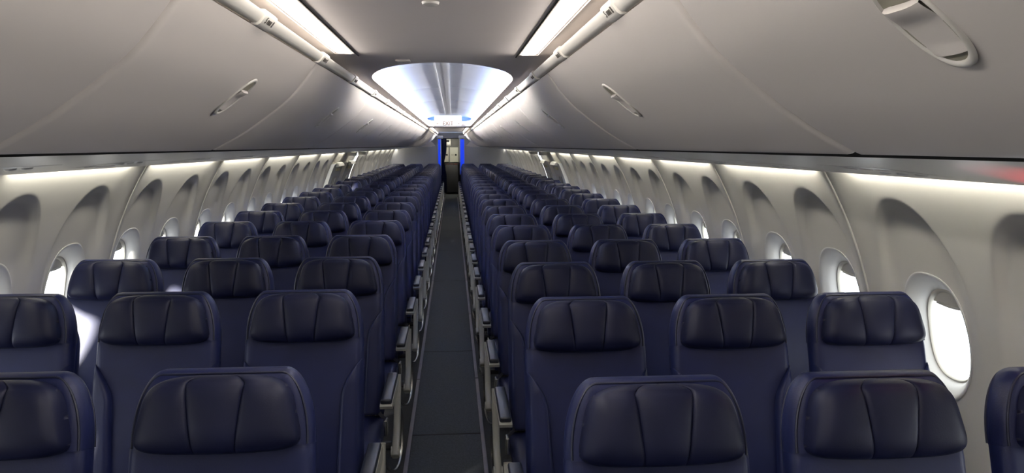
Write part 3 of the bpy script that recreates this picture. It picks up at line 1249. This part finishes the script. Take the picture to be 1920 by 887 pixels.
# header above the passage
g = G().box(-0.385, 0.43, YD + 0.02, YD + 0.06, 1.93, 2.4)
tag(g.build('wall_rear_header', M['galleygrey'], smooth=False), kind='structure')
# passage walls to the galley, ceiling, back wall
for s, nm, x in ((-1, 'left', -0.385), (1, 'right', 0.43)):
    g = G().box(min(x, x + s * 0.05), max(x, x + s * 0.05), YD + 0.04, 27.4, 0, 2.1)
    tag(g.build('wall_passage_%s' % nm, M['galleygrey'], smooth=False), kind='structure')
tag(G().box(-0.8, 0.8, YD + 0.06, 27.4, 1.97, 2.02).build('ceiling.002', M['galleygrey'], smooth=False), kind='structure')
tag(G().box(-0.8, 0.8, 27.4, 27.45, 0, 2.1).build('wall_galley', M['galleydark'], smooth=False), kind='structure')


def blue_panel(x0, x1, label):
    root = empty('blue_lit_panel', ((x0 + x1) / 2, YD - 0.03, 1.45))
    hw = (x1 - x0) / 2
    G().box(-hw, hw, -0.012, 0.03, -0.62, 0.44, bev=0.004).build('lit_face', M['bluelit'], root)  # blue LED light on the passage sides, put in as emission
    for q in (-1, 1):
        G().box(q * hw - 0.012, q * hw + 0.012, -0.02, 0.03, -0.64, 0.455, bev=0.003).build('edge_trim', M['divider'], root)
    return tag(root, label, 'light')


blue_panel(-0.395, -0.300, 'narrow blue-lit upright panel left of the rear passage, beside the curtain')
blue_panel(0.275, 0.420, 'wide blue-lit upright panel at the right-side edge of the rear passage')
# small corner boxes and spots under the header
for x, lab in ((-0.33, 'left'), (0.34, 'right')):
    tag(G().box(-0.10, 0.10, -0.06, 0.06, -0.045, 0.045, bev=0.02).build('header_pod', M['divider'], loc=(x, YD - 0.061, 1.955)), 'rounded grey pod above the %s-side blue panel' % lab, 'fitting')
for x, lab in ((-0.22, 'left'), (0.21, 'right')):
    tag(G().tube([(0, 0, 0), (0, 0, -0.018)], 0.04, 16).build('spot_light', M['spotlit'], loc=(x, YD + 0.15, 1.965)), 'small round lit spot over the rear passage, %s-side of the pair' % lab, 'light')
# curtain gathered at the left of the passage
g = G()
def cur(u, v):
    x = -0.30 + 0.17 * u
    yw = 0.03 * math.sin(u * 9 * PI)
    bottom = 0.25
    z = bottom + (1.93 - bottom) * v
    pinch = 1 - 0.45 * math.exp(-((z - 1.15) / 0.25) ** 2)
    return (-0.30 + (x + 0.30) * pinch, YD + 0.22 + yw, z)
g.grid(cur, 54, 24)
g.grid(lambda u, v: (lambda p: (p[0], p[1] + 0.012, p[2]))(cur(u, v)), 54, 24)
tag(g.build('curtain', M['curtain']), 'dark navy curtain gathered at the left of the rear passage', 'curtain')
# galley units at the very back
gu = tag(empty('galley_oven_unit', (-0.12, 26.9, 1.10)), 'cream galley unit with paired doors and black round latches at the far end', 'galley unit')
G().box(-0.22, 0.52, 0.0, 0.4, 0.0, 0.84).build('body', M['galleygrey'], gu, smooth=False)
for x0, x1 in ((-0.14, 0.035), (0.075, 0.37)):
    d_ = G().box(x0, x1, -0.03, 0.01, 0.02, 0.54, bev=0.008).build('door', M['galley'], gu)
    lx = x0 + (x1 - x0) * (0.62 if x0 < 0 else 0.72)
    G().tube([(lx, -0.03, 0.27), (lx, -0.05, 0.27)], 0.036, 14).build('latch', M['galleydark'], d_)
    if x0 > 0:
        for q in (0.12, 0.20):
            G().tube([(x0 + q * 0.6, -0.03, 0.27), (x0 + q * 0.6, -0.04, 0.27)], 0.013, 10).build('knob', M['galleydark'], d_)
up_ = G().box(-0.10, 0.11, -0.02, 0.01, 0.60, 0.83, bev=0.006).build('coffee_maker', M['steel'], gu)
G().box(-0.05, 0.06, -0.03, 0.0, 0.72, 0.80).build('control_panel', M['galleydark'], up_, smooth=False)
G().tube([(0.04, -0.02, 0.64), (0.04, -0.03, 0.64)], 0.02, 12).build('dial', M['reveal'], up_)
G().box(0.14, 0.40, -0.02, 0.01, 0.585, 0.83, bev=0.006).build('dark_compartment', M['galleygrey'], gu)
cart = tag(empty('galley_cart', (0.0, 26.6, 0.0)), 'dark unlit galley cart blocking the end of the aisle', 'cart')
G().box(-0.21, 0.25, -0.15, 0.25, 0.06, 1.04, bev=0.015).build('body', M['galleydark'], cart)  # unlit cart bay: its darkness is put into the body colour
G().box(-0.23, 0.27, -0.17, 0.26, 1.04, 1.07, bev=0.008).build('top_tray', M['galleydark'], cart)
for x in (-0.12, 0.02, 0.16):
    G().box(x - 0.05, x + 0.05, -0.175, -0.165, 1.05, 1.062).build('latch_strip', M['redstrip'], cart, smooth=False)
for x in (-0.17, 0.21):
    for yq in (-0.1, 0.2):
        G().tube([(x - 0.02, yq, 0.03), (x + 0.02, yq, 0.03)], 0.03, 12).build('wheel', M['galleydark'], cart)
gl = area_lamp('galley_lamp', (0.05, 25.6, 1.94), 0.5, 0.8, (0, 0.5, -1), 22.0, (1.0, 0.95, 0.8))
# bin end fairings at the divider
for s, lab in ((-1, 'left'), (1, 'right')):
    g = G().prism([(s * 0.46, 1.70), (s * 0.60, 1.66), (s * 0.83, 1.66), (s * 1.0, 1.70), (s * 0.75, 1.80), (s * 0.62, 1.86)], 'y', 22.25, 22.75)
    tag(g.build('bin_end_fairing', M['bin'], smooth=False), 'white moulded fairing under the last %s-side bin at the divider' % lab, 'fairing')
